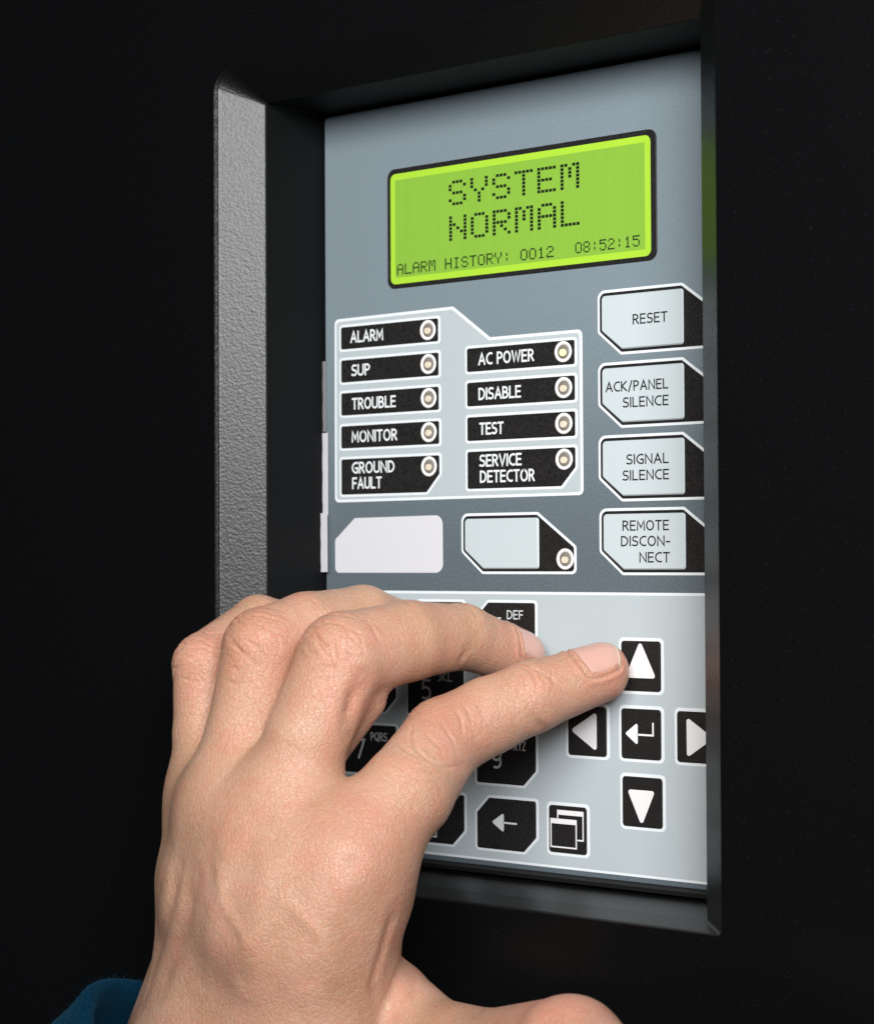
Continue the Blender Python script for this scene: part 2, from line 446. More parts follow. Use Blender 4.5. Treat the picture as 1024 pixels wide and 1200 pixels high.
board = plate('indicator_board', rounded([(-56.2, 11.2), (20.7, 11.4), (20.6, 48.95), (-6.25, 48.95), (-17.5, 57.05), (-56.1, 56.75)], [1.3, 1.3, 1.3, 0.5, 0.5, 1.3]), 0.0, 0.06, M_PRINT_WHITE, panel, 0.03)
plate('board_field', rounded([(-55.5, 11.9), (20.0, 12.1), (19.9, 48.25), (-6.5, 48.25), (-17.75, 56.35), (-55.4, 56.05)], [0.9, 0.9, 0.9, 0.4, 0.4, 0.9]), 0.05, 0.10, M_PALE, board, 0.02)

def indicator(x0, x1, zt, zb, lines, lampx, lampz, cut=0, lit=False):
    c = cut
    pts = [(x0, zb), (x1-c, zb), (x1, zb+c*1.05), (x1, zt), (x0, zt)] if c else rect(x0, zb, x1, zt)
    out = plate('indicator', rounded(inset(pts, -0.62), 0.9), 0.08, 0.15, M_PRINT_WHITE, panel, 0.04)
    plate('label_plate', rounded(pts, 0.5), 0.14, 0.20, M_BLACK_PRINT, out, 0.03)
    lettering(lines, 0.205, M_LETTER_WHITE, out, 0.02, 0.155)
    lamp(lampx, lampz, out, 0.2, lit)
CAP = 2.9
indicator(-53.8, -22.1, 54.6, 49.1, [('ALARM', -50.6, -39.7, 50.55, CAP)], -25.3, 51.95)
indicator(-53.8, -22.0, 46.4, 40.9, [('SUP', -50.3, -44.1, 42.3, CAP)], -25.2, 43.8)
indicator(-53.8, -22.0, 38.25, 32.7, [('TROUBLE', -50.2, -35.7, 34.0, CAP)], -25.15, 35.65)
indicator(-53.85, -21.95, 30.05, 24.55, [('MONITOR', -50.3, -35.3, 25.9, CAP)], -25.15, 27.45)
indicator(-53.85, -21.9, 21.85, 13.1, [('GROUND', -50.3, -36.2, 18.2, CAP), ('FAULT', -50.2, -40.4, 14.4, CAP)], -25.15, 19.25, cut=4.1)
indicator(-13.2, 18.55, 46.7, 41.15, [('AC POWER', -9.7, 6.9, 42.55, CAP)], 15.35, 44.15, lit=True)
indicator(-13.2, 18.58, 38.6, 33.0, [('DISABLE', -9.7, 3.0, 34.35, CAP)], 15.4, 35.95)
indicator(-13.2, 18.6, 30.45, 24.85, [('TEST', -9.5, -2.2, 26.15, CAP)], 15.4, 27.8)
indicator(-13.2, 18.6, 22.3, 13.55, [('SERVICE', -9.5, 3.1, 18.65, CAP), ('DETECTOR', -9.4, 6.9, 14.9, CAP)], 15.43, 19.65, cut=4.05)

# the four function keys on the right and the unmarked one
def function_key(x0, zt, zb, lines, lampat=None):
    o = [(x0, zb+5.2), (x0+6.35, zb), (x0+33.9, zb), (x0+33.9, zt-7.9), (x0+22.9, zt), (x0, zt)]
    out = plate('function_key', rounded(o, [1.2, 0.8, 1.2, 1.2, 0.8, 1.9]), 0.0, 0.08, M_PRINT_WHITE, panel, 0.04)
    s = inset(o, 0.62)
    plate('key_surround', rounded(s, [1.0, 0.6, 0.9, 0.9, 0.6, 1.5]), 0.07, 0.13, M_BLACK_PRINT, out, 0.03)
    face = [(x0+1.2, zb+5.6), (x0+6.75, zb+1.25), (x0+23.3, zb+1.25), (x0+23.3, zt-1.3), (x0+1.2, zt-1.3)]
    plate('key_cap', rounded(face, [0.8, 0.5, 0.7, 0.7, 0.9]), 0.12, 0.42, M_KEYCAP, out, 0.28)
    if lines: lettering(lines, 0.42, M_LETTER_BLACK, out, 0.015, 0.145)
    if lampat: lamp(lampat[0], lampat[1], out, 0.13)
h = 2.33
function_key(25.0, 57.2, 42.45, [('RESET', 34.9, 44.2, 48.9, h)])
function_key(25.0, 40.9, 26.1, [('ACK/PANEL', 27.35, 44.3, 34.2, h), ('SILENCE', 32.05, 44.35, 30.55, h)])
function_key(25.0, 24.6, 9.7, [('SIGNAL', 32.9, 44.3, 17.85, h), ('SILENCE', 31.85, 44.35, 14.3, h)])
function_key(25.1, 8.25, -6.7, [('REMOTE', 31.75, 44.2, 3.15, h), ('DISCON-', 31.3, 44.5, -0.3, h), ('NECT', 36.25, 44.4, -3.9, h)])
function_key(-15.3, 7.8, -6.5, None, (15.5, -3.05))
plate('blank_key', rounded([(-56.2, -6.25), (-21.1, -6.25), (-21.2, 7.55), (-49.6, 7.25), (-56.2, 2.0)], [1.3, 2.2, 2.2, 0.8, 0.8]), 0.0, 0.12, M_CARD, panel, 0.08)

# the pale keypad field
fld = plate('keypad_field', rounded(rect(-58.9, -73.35, PR-0.2, -10.55), [0.6]*4), 0.0, 0.05, M_PRINT_WHITE, panel, 0.02)
plate('pale_field', rounded(rect(-58.9+0.6, -72.75, PR-0.8, -11.15), [0.4]*4), 0.045, 0.09, M_PALE, fld, 0.02)

def keypad_key(x0, zt, digit, word, extra=None):
    w, hh = 18.75, 13.1
    x1, zb = x0+w, zt-hh
    o = [(x0, zb), (x1-4.0, zb), (x1, zb+3.9), (x1, zt), (x0+4.0, zt), (x0, zt-3.9)]
    out = plate('keypad_key', rounded(o, [1.0, 0.6, 0.6, 1.0, 0.6, 0.6]), 0.08, 0.15, M_PRINT_WHITE, panel, 0.04)
    plate('key_cap', rounded(inset(o, 0.62), [0.6, 0.4, 0.4, 0.6, 0.4, 0.4]), 0.14, 0.30, M_BLACK_PRINT, out, 0.1)
    L = []
    if digit: L.append((digit, x0+5.0, x0+5.0+(1.6 if digit == '1' else 3.1), zt-9.0, 4.95))
    if word: L.append((word, x0+9.95, x0+(15.3 if len(word) == 4 else 14.75), zt-4.45, 2.1))
    if digit: lettering(L[:1], 0.30, M_LETTER_GREY, out, 0.02, 0.115)
    if word: lettering(L[-1:], 0.30, M_LETTER_GREY, out, 0.02, 0.125)
    if extra: plates('key_symbol', extra, 0.30, 0.32, M_LETTER_GREY, out, 0.006)
    return out
XS = (-54.25, -32.85, -11.4)
ZS = (-12.5, -27.55, -42.75, -58.0)
GRID = [(0, 0, '1', ''), (1, 0, '2', 'ABC'), (2, 0, '3', 'DEF'), (0, 1, '4', 'GHI'), (1, 1, '5', 'JKL'), (2, 1, '6', 'MNO'),
        (0, 2, '7', 'PQRS'), (1, 2, '8', 'TUV'), (2, 2, '9', 'WXYZ'), (0, 3, '', '')]
for c, r_, dg, wd in GRID: keypad_key(XS[c], ZS[r_], dg, wd)
keypad_key(XS[1], ZS[3], '0', '', [stroke([(-27.6, -67.3), (-27.6, -69.0), (-23.4, -69.0), (-23.4, -67.3)], 0.34)])
keypad_key(XS[2], ZS[3], '', '', [rounded([(-6.35, -64.2), (-2.7, -66.45), (-2.7, -61.85)], 0.35), stroke([(-2.9, -64.15), (1.15, -64.15)], 0.42)])

def square_key(x0, z0, x1, z1, symbol, name='arrow_key'):
    out = plate(name, rounded(rect(x0, z0, x1, z1), 1.25), 0.08, 0.15, M_PRINT_WHITE, panel, 0.04)
    plate('key_cap', rounded(rect(x0+0.72, z0+0.72, x1-0.72, z1-0.72), 0.8), 0.14, 0.36, M_BLACK_PRINT, out, 0.14)
    plates('key_symbol', symbol, 0.36, 0.385, M_SYMBOL, out, 0.006)
    return out
square_key(30.3, -33.05, 42.4, -20.6+0.1, [rounded([(32.1, -29.4), (40.5, -29.4), (36.25, -21.1)], 0.55)])
square_key(30.2, -48.05, 42.35, -35.5, [rounded([(32.0, -41.75), (35.45, -44.3), (35.45, -39.2)], 0.35), stroke([(35.3, -41.9), (39.55, -41.9), (39.55, -39.1)], 0.42)], 'enter_key')
square_key(45.1, -48.05, 57.3, -35.5, [rounded([(48.45, -46.3), (55.4, -41.75), (48.4, -37.4)], 0.55)])
square_key(15.4, -48.1, 27.6, -35.5, [rounded([(16.9, -41.7), (24.2, -46.3), (24.2, -37.3)], 0.55)])
square_key(30.4, -63.0, 42.6, -50.5, [rounded([(32.5, -54.1), (36.35, -62.0), (40.0, -54.1)], 0.55)])
fw = 0.32
def frame(x0, z0, x1, z1, top): return [rect(x0, z1-top, x1, z1), rect(x0, z0, x1, z0+fw), rect(x0, z0+fw, x0+fw, z1-top), rect(x1-fw, z0+fw, x1, z1-top)]
square_key(9.75, -70.45, 21.9, -58.3, frame(10.95, -68.6, 18.45, -62.0, 1.15)+[rect(12.9, -61.1, 20.4, -60.0), rect(12.9, -61.9, 12.9+fw, -61.1), rect(20.4-fw, -66.7, 20.4, -61.1), rect(18.6, -66.7, 20.4-fw, -66.7+fw)], 'menu_key')

# paper label slips that stick out at the panel's left edge
def slip(name, x0, z0, x1, z1, y0, y1, m, label=None):
    n = 10; V, F = [], []
    for i in range(n+1):
        z = z0+(z1-z0)*i/n
        k = 0.10*math.sin(i*1.7)
        V += [(x0+k, -y0, z), (x1, -y0-0.35, z), (x1, -y0-0.6, z), (x0+k, -y0-0.25, z)]
    for i in range(n):
        for a in range(4):
            b2 = (a+1) % 4
            F.append((i*4+a, i*4+b2, i*4+4+b2, i*4+4+a))
    F += [(3, 2, 1, 0), tuple(n*4+a for a in range(4))]
    o = link_mesh(name, V, F, m, panel)
    if label: o['label'] = label
    return o
slip('label_slip', -60.0, 29.0, -58.75, 46.5, 0.1, 0.5, M_CARD_GREY, 'grey label slip at the left edge of the panel')
slip('label_slip', -60.0, 8.0, -58.0, 28.6, 0.25, 0.7, M_CARD)
slip('label_slip', -60.0, -6.0, -57.6, 8.6, 1.0, 1.4, M_CARD)

# ------------------------------------------------------------------ the hand
SLEEVE_RIM = (-33.16, -62.0, -119.89)
SLEEVE_DIR = (-0.5924, -0.2666, -0.7603)
BONES = {
    'forearm': [(-28.16, -58.0, -115.03, 22.0), (-69.63, -76.66, -168.25, 27.0)],
    'pinky': [(-39.8, -58.0, -57.82, 8.0), (-41.39, -58.0, -41.74, 7.6), (-42.93, -57.0, -26.37, 7.4), (-43.95, -39.0, -17.67, 6.8), (-43.31, -20.0, -19.57, 5.6)],
    'ring': [(-24.21, -66.0, -59.15, 9.4), (-23.52, -63.0, -40.56, 9.0), (-22.22, -59.0, -22.19, 9.2), (-19.66, -48.0, -18.74, 8.9), (-17.7, -32.0, -16.66, 8.1), (-15.84, -16.0, -19.99, 6.4)],
    'middle': [(-10.55, -67.0, -60.39, 10.0), (-5.54, -63.0, -40.77, 9.1), (-2.31, -55.0, -23.69, 9.9), (2.06, -39.0, -20.65, 9.0), (4.75, -24.0, -20.13, 7.5), (7.21, -8.0, -25.02, 6.4)],
    'index': [(7.34, -63.5, -64.47, 10.5), (11.95, -51.0, -51.98, 10.2), (10.47, -37.0, -41.69, 9.2), (15.5, -28.0, -37.03, 8.6), (21.5, -20.0, -32.95, 8.1), (29.81, -6.8, -28.25, 6.8)],
    'thumb': [(-7.14, -52.0, -114.66, 11.0), (2.28, -47.0, -98.52, 10.4), (19.2, -51.0, -102.62, 8.8), (39.21, -57.0, -102.76, 10.0), (67.68, -68.0, -95.95, 11.2), (83.23, -74.0, -99.77, 9.8)],
    'meta_pinky': [(-39.8, -58.0, -57.82, 8.0), (-44.02, -57.0, -87.43, 8.6), (-66.89, -50.0, -121.97, 9.8)],
    'meta_ring': [(-24.21, -66.0, -59.15, 9.2), (-27.75, -65.0, -86.83, 10.4), (-36.04, -60.0, -114.71, 11.5)],
    'meta_middle': [(-10.55, -67.0, -60.39, 9.8), (-7.17, -69.0, -84.0, 11.0), (-11.77, -65.0, -111.19, 12.2)],
    'meta_index': [(7.34, -63.5, -64.47, 9.8), (2.3, -66.0, -83.01, 10.3), (-2.15, -62.0, -110.31, 12.0)],
}
CREASES = [   # skin folds: points on the skin, half width, depth (mm)
    ([(9.3, -45.7, -36.9), (11.3, -48.4, -38.5), (12.9, -50.6, -40.1), (15.0, -51.9, -41.5), (16.7, -52.9, -42.9), (18.5, -52.5, -44.1), (19.8, -51.6, -45.3), (20.7, -48.5, -46.2)], 0.4, 0.3),
    ([(14.7, -44.2, -36.7), (17.2, -44.4, -38.9), (18.3, -44.3, -40.2), (19.2, -43.9, -41.6), (20.1, -44.3, -43.8)], 0.4, 0.3),
    ([(14.6, -39.8, -33.8), (16.3, -40.2, -35.1), (17.6, -40.1, -36.4), (18.3, -40.5, -38.0), (18.9, -40.7, -39.5), (19.5, -42.5, -41.7)], 0.4, 0.3),
    ([(15.9, -37.8, -33.1), (17.4, -38.2, -34.6), (18.6, -38.2, -36.0), (19.6, -38.6, -39.2)], 0.4, 0.3),
    ([(17.9, -35.9, -32.9), (19.8, -36.0, -35.2), (20.9, -35.8, -37.9)], 0.4, 0.3),
    ([(9.2, -51.9, -41.1), (12.7, -53.8, -41.9), (15.2, -54.5, -42.9), (17.3, -53.9, -43.7), (18.9, -52.7, -44.6)], 0.4, 0.3),
    ([(13.9, -48.2, -38.8), (17.1, -48.5, -40.9), (19.3, -47.6, -43.1)], 0.4, 0.3),
    ([(21.0, -48.9, -47.0), (20.8, -52.8, -47.2), (19.9, -54.5, -46.6), (18.8, -55.9, -46.2)], 0.4, 0.3),
    ([(20.5, -42.6, -46.2), (20.7, -47.2, -46.3), (20.6, -51.2, -46.4)], 0.4, 0.3),
    ([(18.1, -29.5, -28.6), (20.7, -30.4, -30.1), (22.5, -30.4, -31.7)], 0.4, 0.22),
    ([(19.5, -28.1, -28.1), (21.9, -29.0, -29.7), (23.7, -28.9, -31.2)], 0.4, 0.22),
    ([(20.4, -26.3, -27.2), (23.0, -27.3, -28.8), (24.8, -27.3, -30.3)], 0.4, 0.22),
    ([(26.0, -22.0, -26.3), (27.6, -22.2, -27.9), (28.8, -21.9, -29.5), (28.8, -23.4, -32.2)], 0.4, 0.22),
    ([(24.6, -24.8, -27.2), (26.8, -25.3, -29.9)], 0.4, 0.22),
    ([(22.8, -26.2, -27.6), (24.7, -26.8, -29.4), (26.0, -26.7, -31.2)], 0.4, 0.22),
    ([(25.2, -20.7, -40.2), (26.3, -24.4, -38.3), (26.1, -26.0, -37.3)], 0.9, 0.6),
    ([(20.1, -40.8, -46.8), (20.6, -44.2, -46.0)], 1.0, 0.5),
    ([(0.1, -62.8, -18.0), (2.4, -62.9, -20.1), (3.3, -63.1, -22.1), (3.8, -62.9, -24.2), (5.9, -60.6, -23.7)], 0.4, 0.28),
    ([(4.1, -58.6, -17.0), (6.1, -58.4, -19.6), (6.9, -58.5, -22.7)], 0.4, 0.28),
    ([(3.8, -54.3, -15.5), (5.5, -54.6, -17.1), (6.6, -54.3, -18.7), (7.3, -54.3, -20.2), (7.7, -54.0, -21.8)], 0.4, 0.28),
    ([(-4.1, -62.1, -17.1), (-2.0, -63.6, -18.8), (-0.6, -64.3, -20.6), (0.8, -64.3, -21.9), (2.0, -64.0, -23.2)], 0.4, 0.28),
    ([(-0.3, -65.4, -24.7), (1.5, -64.7, -25.0), (3.1, -63.7, -25.2), (5.0, -61.8, -24.7)], 0.4, 0.28),
    ([(3.8, -61.3, -19.0), (5.4, -60.7, -21.1), (5.6, -61.0, -23.2)], 0.4, 0.28),
    ([(2.9, -62.6, -20.1), (4.2, -62.1, -21.4), (5.2, -61.4, -22.7), (6.7, -59.1, -23.5)], 0.4, 0.28),
    ([(-0.2, -66.2, -27.3), (1.7, -65.3, -27.6), (3.3, -64.0, -27.8), (4.9, -61.8, -27.4)], 0.4, 0.28),
    ([(11.3, -29.7, -22.2), (10.5, -30.4, -24.1), (8.7, -30.3, -26.2)], 0.9, 0.7),
    ([(8.7, -32.8, -14.6), (10.0, -33.2, -16.2), (10.8, -33.1, -17.9)], 0.4, 0.22),
    ([(8.5, -29.2, -14.2), (10.1, -30.0, -15.9), (11.0, -30.0, -17.7)], 0.5, 0.15),
    ([(9.4, -27.0, -14.7), (10.6, -27.7, -16.3), (11.4, -27.8, -18.0)], 0.5, 0.15),
    ([(-19.3, -67.2, -19.3), (-17.4, -66.8, -20.9), (-16.1, -65.9, -21.4)], 0.4, 0.26),
    ([(-15.0, -63.2, -18.3), (-13.8, -62.5, -21.0), (-13.9, -62.8, -23.1)], 0.4, 0.26),
    ([(-14.4, -60.0, -17.3), (-13.5, -59.7, -18.9), (-13.0, -59.1, -20.5)], 0.4, 0.26),
    ([(-24.6, -68.0, -22.1), (-20.5, -68.2, -23.1), (-18.3, -67.4, -23.0)], 0.4, 0.26),
    ([(-25.0, -68.4, -25.3), (-22.2, -68.8, -25.8), (-20.2, -68.6, -26.2), (-17.2, -67.0, -25.7)], 0.4, 0.26),
    ([(-19.2, -66.5, -17.7), (-16.7, -66.0, -19.8), (-16.9, -66.6, -22.0)], 0.4, 0.26),
    ([(-14.1, -57.2, -16.3), (-13.2, -56.9, -17.9)], 0.4, 0.26),
    ([(-25.2, -68.9, -28.0), (-22.4, -69.4, -28.7), (-20.3, -69.2, -29.4), (-18.5, -68.4, -29.1), (-17.0, -67.3, -28.9)], 0.4, 0.26),
    ([(-38.1, -61.9, -23.7), (-37.1, -61.4, -25.1), (-36.4, -60.5, -26.5)], 0.4, 0.22),
    ([(-40.2, -63.7, -24.8), (-38.8, -63.1, -25.9), (-37.7, -62.3, -27.0), (-36.3, -60.6, -28.7)], 0.4, 0.22),
    ([(-43.6, -64.3, -28.8), (-40.9, -64.2, -29.2), (-38.9, -63.4, -29.8), (-36.5, -61.2, -29.8)], 0.4, 0.22),
    ([(-24.9, -66.9, -18.4), (-23.0, -68.1, -21.0)], 0.4, 0.22),
    ([(-27.8, -79.2, -68.2), (-27.9, -79.6, -69.9), (-28.1, -79.8, -71.6), (-28.5, -79.9, -73.3), (-29.1, -79.8, -75.0), (-29.9, -79.5, -76.8), (-31.2, -79.0, -78.8), (-32.9, -78.0, -80.9), (-35.3, -76.4, -83.1), (-38.5, -74.3, -85.5), (-41.3, -72.4, -87.8), (-43.1, -71.5, -89.9), (-44.8, -70.7, -92.0), (-46.0, -70.2, -93.9), (-47.0, -69.9, -95.7), (-47.5, -70.1, -97.4), (-47.4, -70.8, -98.9), (-46.9, -71.8, -100.3)], 1.9, 0.55),
    ([(-20.2, -81.7, -69.4), (-20.6, -81.7, -71.2), (-21.1, -81.7, -73.0), (-21.7, -81.6, -74.8), (-22.5, -81.3, -76.7), (-23.4, -80.9, -78.6), (-24.9, -80.2, -80.6), (-26.5, -79.5, -82.6), (-28.1, -78.7, -84.6), (-29.6, -78.1, -86.5), (-31.4, -77.4, -88.6), (-33.1, -76.8, -90.5), (-34.6, -76.5, -92.5), (-36.0, -76.3, -94.4), (-37.1, -76.3, -96.2)], 2.2, 0.5),
    ([(-35.2, -77.0, -71.2), (-36.4, -76.6, -73.3), (-39.0, -75.0, -75.6)], 1.4, 0.35),
    ([(19.1, -62.8, -74.0), (18.5, -62.9, -75.7), (17.8, -62.9, -77.4), (17.2, -62.9, -79.2), (16.6, -62.9, -80.9), (15.9, -62.9, -82.6), (15.2, -62.9, -84.5), (14.6, -63.1, -86.4), (14.1, -63.4, -88.3), (13.6, -63.7, -90.1), (13.1, -62.5, -92.0), (12.6, -61.4, -93.9), (12.1, -60.2, -95.8)], 1.3, 0.5),
    ([(10.0, -51.1, -87.7), (10.9, -53.0, -89.1), (11.4, -54.4, -90.5), (11.8, -55.9, -92.2), (12.1, -57.1, -93.8), (12.1, -58.2, -95.5)], 1.1, 0.3),
    ([(10.0, -46.3, -90.6), (12.8, -50.3, -91.6), (14.5, -53.0, -92.9), (17.4, -55.9, -95.2)], 0.9, 0.3),
    ([(6.4, -58.2, -28.0), (5.9, -59.1, -29.5), (5.5, -60.1, -31.1), (5.2, -60.5, -32.9), (4.8, -60.8, -34.7), (4.4, -60.9, -36.8), (3.9, -60.8, -38.9)], 1.6, 0.9),
    ([(16.7, -73.0, -63.7), (16.3, -73.7, -65.2), (15.9, -74.3, -66.8), (15.5, -74.8, -68.4), (14.9, -75.2, -70.0), (14.4, -75.6, -71.6), (13.8, -76.0, -73.2), (13.1, -76.4, -74.8), (12.7, -76.6, -76.4), (12.2, -76.7, -78.0), (11.7, -76.9, -79.7), (11.2, -77.1, -81.3), (10.7, -77.3, -82.9), (10.2, -77.4, -84.6), (9.6, -77.5, -86.2), (8.9, -77.4, -87.9)], 4.5, -0.55),
    ([(1.1, -79.2, -60.0), (1.1, -79.8, -61.6), (1.1, -80.4, -63.2), (1.1, -80.9, -64.7), (1.0, -81.4, -66.3), (0.9, -81.8, -67.9), (0.7, -82.2, -69.5), (0.4, -82.5, -71.1), (0.1, -82.7, -72.7), (-0.1, -82.9, -74.2), (-0.3, -83.1, -75.8), (-0.6, -83.2, -77.4), (-0.9, -83.3, -78.9), (-1.2, -83.4, -80.5), (-1.6, -83.3, -82.1), (-2.1, -83.3, -83.7), (-2.7, -83.0, -85.4), (-3.5, -82.7, -87.1), (-4.2, -82.4, -88.8)], 3.8, -0.5),
    ([(-9.1, -81.4, -58.9), (-9.2, -81.8, -60.5), (-9.3, -82.2, -62.1), (-9.4, -82.6, -63.7), (-9.6, -82.9, -65.4), (-9.8, -83.2, -67.0), (-10.0, -83.5, -68.7), (-10.3, -83.7, -70.3), (-10.7, -83.8, -72.0), (-11.1, -83.9, -73.7), (-11.6, -83.9, -75.3), (-12.1, -83.8, -76.9), (-12.8, -83.6, -78.6), (-13.6, -83.3, -80.3), (-14.7, -82.7, -82.1), (-16.0, -81.9, -83.9), (-17.6, -80.8, -85.9), (-19.1, -79.8, -87.8), (-20.2, -79.3, -89.6), (-20.9, -79.0, -91.3)], 3.2, -0.4),
    ([(7.1, -79.7, -67.2), (6.5, -80.2, -68.9), (5.9, -80.7, -70.5), (5.2, -81.2, -72.2), (4.5, -81.6, -73.9), (3.7, -81.9, -75.5), (2.4, -82.4, -76.8), (1.1, -82.8, -78.0), (-0.3, -83.2, -79.3), (-1.8, -83.5, -80.5), (-3.4, -83.6, -81.9), (-5.1, -83.6, -83.2), (-7.2, -83.4, -84.6)], 1.5, -0.32),
    ([(5.2, -81.0, -71.0), (6.4, -80.6, -72.1), (7.6, -80.2, -73.2), (8.7, -79.7, -74.2), (9.6, -79.1, -75.3), (10.5, -78.4, -76.5), (11.3, -77.6, -77.6), (12.1, -76.7, -78.8), (12.3, -76.2, -80.3), (12.4, -75.6, -81.9), (12.5, -74.9, -83.5), (12.6, -74.2, -85.1), (12.5, -73.4, -86.8), (12.5, -72.5, -88.4), (12.3, -71.6, -90.1)], 1.4, -0.28),
    ([(-12.3, -82.4, -63.4), (-11.7, -82.8, -65.1), (-11.0, -83.1, -66.7), (-10.4, -83.4, -68.4), (-9.9, -83.6, -70.1), (-9.5, -83.8, -71.8), (-9.0, -83.9, -73.5), (-7.7, -84.0, -74.8), (-6.3, -84.0, -76.2), (-5.0, -83.9, -77.5), (-3.8, -83.8, -78.9), (-2.7, -83.6, -80.3), (-1.6, -83.4, -81.7), (-0.5, -83.1, -83.1)], 1.3, -0.22),
]

def cone_d(P, a, b):
    pa = P-np.array(a[:3]); ba = np.array(b[:3])-np.array(a[:3])
    t = np.clip(pa@ba/(ba@ba), 0, 1)
    q = pa-t[:, None]*ba
    return np.sqrt((q*q).sum(1))-(a[3]+(b[3]-a[3])*t)
def smin(a, b, k):
    h = np.maximum(k-np.abs(a-b), 0)/k
    return np.minimum(a, b)-h*h*k*0.25
def chain_d(P, c, k):
    d = cone_d(P, c[0], c[1])
    for i in range(1, len(c)-1): d = smin(d, cone_d(P, c[i], c[i+1]), k)
    return d
def hand_sdf(P):
    B = BONES
    palm = chain_d(P, B['meta_pinky'], 4)
    for k in ('meta_ring', 'meta_middle', 'meta_index'): palm = smin(palm, chain_d(P, B[k], 4), 17)
    for a, b in PALM_PADS: palm = smin(palm, cone_d(P, a, b), 12)
    for a, b in TENDONS: palm = smin(palm, cone_d(P, a, b), 2.5)
    palm = smin(palm, chain_d(P, B['forearm'], 6), 16)
    out = None
    for f, extra in FINGERS:
        d = chain_d(P, B[f], 1.2)
        for a, b, k in extra: d = smin(d, cone_d(P, a, b), k)
        if f == 'thumb':
            d = smin(smin(palm, out+0.3, 6.5), d+0.3, 3.0)
            return np.maximum(d, P[:, 1]+0.39)      # the finger tip is flattened against the key
        out = d if out is None else smin(out, d, 1.0)

def surface_nets(lo, hi, h):
    n = [int(math.ceil((hi[i]-lo[i])/h))+1 for i in range(3)]
    ax = [lo[i]+h*np.arange(n[i]) for i in range(3)]
    G = np.stack(np.meshgrid(*ax, indexing='ij'), -1).reshape(-1, 3)
    Fv = np.empty(len(G))
    for s in range(0, len(G), 200000): Fv[s:s+200000] = hand_sdf(G[s:s+200000])
    Fv = Fv.reshape(n); S = Fv < 0
    off = [(i, j, k) for i in (0, 1) for j in (0, 1) for k in (0, 1)]
    cnt = sum(S[i:n[0]-1+i, j:n[1]-1+j, k:n[2]-1+k].astype(np.int8) for i, j, k in off)
    act = (cnt > 0) & (cnt < 8)
    idx = -np.ones(act.shape, np.int64); ids = np.argwhere(act); idx[act] = np.arange(len(ids))
    acc = np.zeros((len(ids), 3)); num = np.zeros(len(ids))
    for a in off:
        for d in range(3):
            if a[d]: continue
            b = list(a); b[d] = 1
            fa = Fv[ids[:, 0]+a[0], ids[:, 1]+a[1], ids[:, 2]+a[2]]; fb = Fv[ids[:, 0]+b[0], ids[:, 1]+b[1], ids[:, 2]+b[2]]
            cr = (fa < 0) != (fb < 0)
            t = np.where(cr, fa/np.where(cr, fa-fb, 1), 0)
            p = np.tile(np.array(a, float), (len(ids), 1)); p[:, d] += t
            acc[cr] += p[cr]; num[cr] += 1
    V = np.array(lo)+h*(ids+acc/num[:, None])
    Q = []
    for d in range(3):
        e, f = (d+1) % 3, (d+2) % 3
        s0 = [slice(1, n[i]-1) for i in range(3)]; s1 = list(s0)
        s0[d] = slice(0, n[d]-1); s1[d] = slice(1, n[d])
        A = S[tuple(s0)]; Bm = S[tuple(s1)]
        cr = np.argwhere(A != Bm); inside = A[A != Bm]
        c = cr.copy()
        for i in range(3):
            if i != d: c[:, i] += 1
        def cell(de, df):
            q = c.copy(); q[:, e] += de; q[:, f] += df
            return idx[q[:, 0], q[:, 1], q[:, 2]]
        quad = np.stack([cell(-1, -1), cell(0, -1), cell(0, 0), cell(-1, 0)], 1)
        quad[~inside] = quad[~inside][:, ::-1]
        Q.append(quad)
    Q = np.concatenate(Q); Q = Q[(Q >= 0).all(1)]
    return V, Q
def subdivide(V, Q):
    E = np.sort(np.stack([Q, np.roll(Q, -1, 1)], -1).reshape(-1, 2), 1)
    key = E[:, 0]*len(V)+E[:, 1]
    u, first, inv = np.unique(key, return_index=True, return_inverse=True)
    mid = V[E[first]].mean(1); fc = V[Q].mean(1); nv = len(V)
    ei = (nv+inv).reshape(-1, 4); fi = nv+len(mid)+np.arange(len(Q))
    V2 = np.concatenate([V, mid, fc])
    Q2 = np.concatenate([np.stack([Q[:, k], ei[:, k], fi, ei[:, k-1]], 1) for k in range(4)])
    return V2, Q2
def gradient(P, e=0.05):
    g = np.stack([hand_sdf(P+np.eye(3)[i]*e)-hand_sdf(P-np.eye(3)[i]*e) for i in range(3)], 1)
    return g/np.maximum(np.linalg.norm(g, axis=1), 1e-9)[:, None]
def project(P, it=3):
    for _ in range(it):
        P = P-gradient(P)*hand_sdf(P)[:, None]*0.9
    return P
def polyline_d(P, pts):
    d = np.full(len(P), 1e9); pts = np.array(pts)
    for a, b in zip(pts[:-1], pts[1:]):
        pa = P-a; ba = b-a; t = np.clip(pa@ba/(ba@ba), 0, 1)
        d = np.minimum(d, np.linalg.norm(pa-t[:, None]*ba, axis=1))
    return d


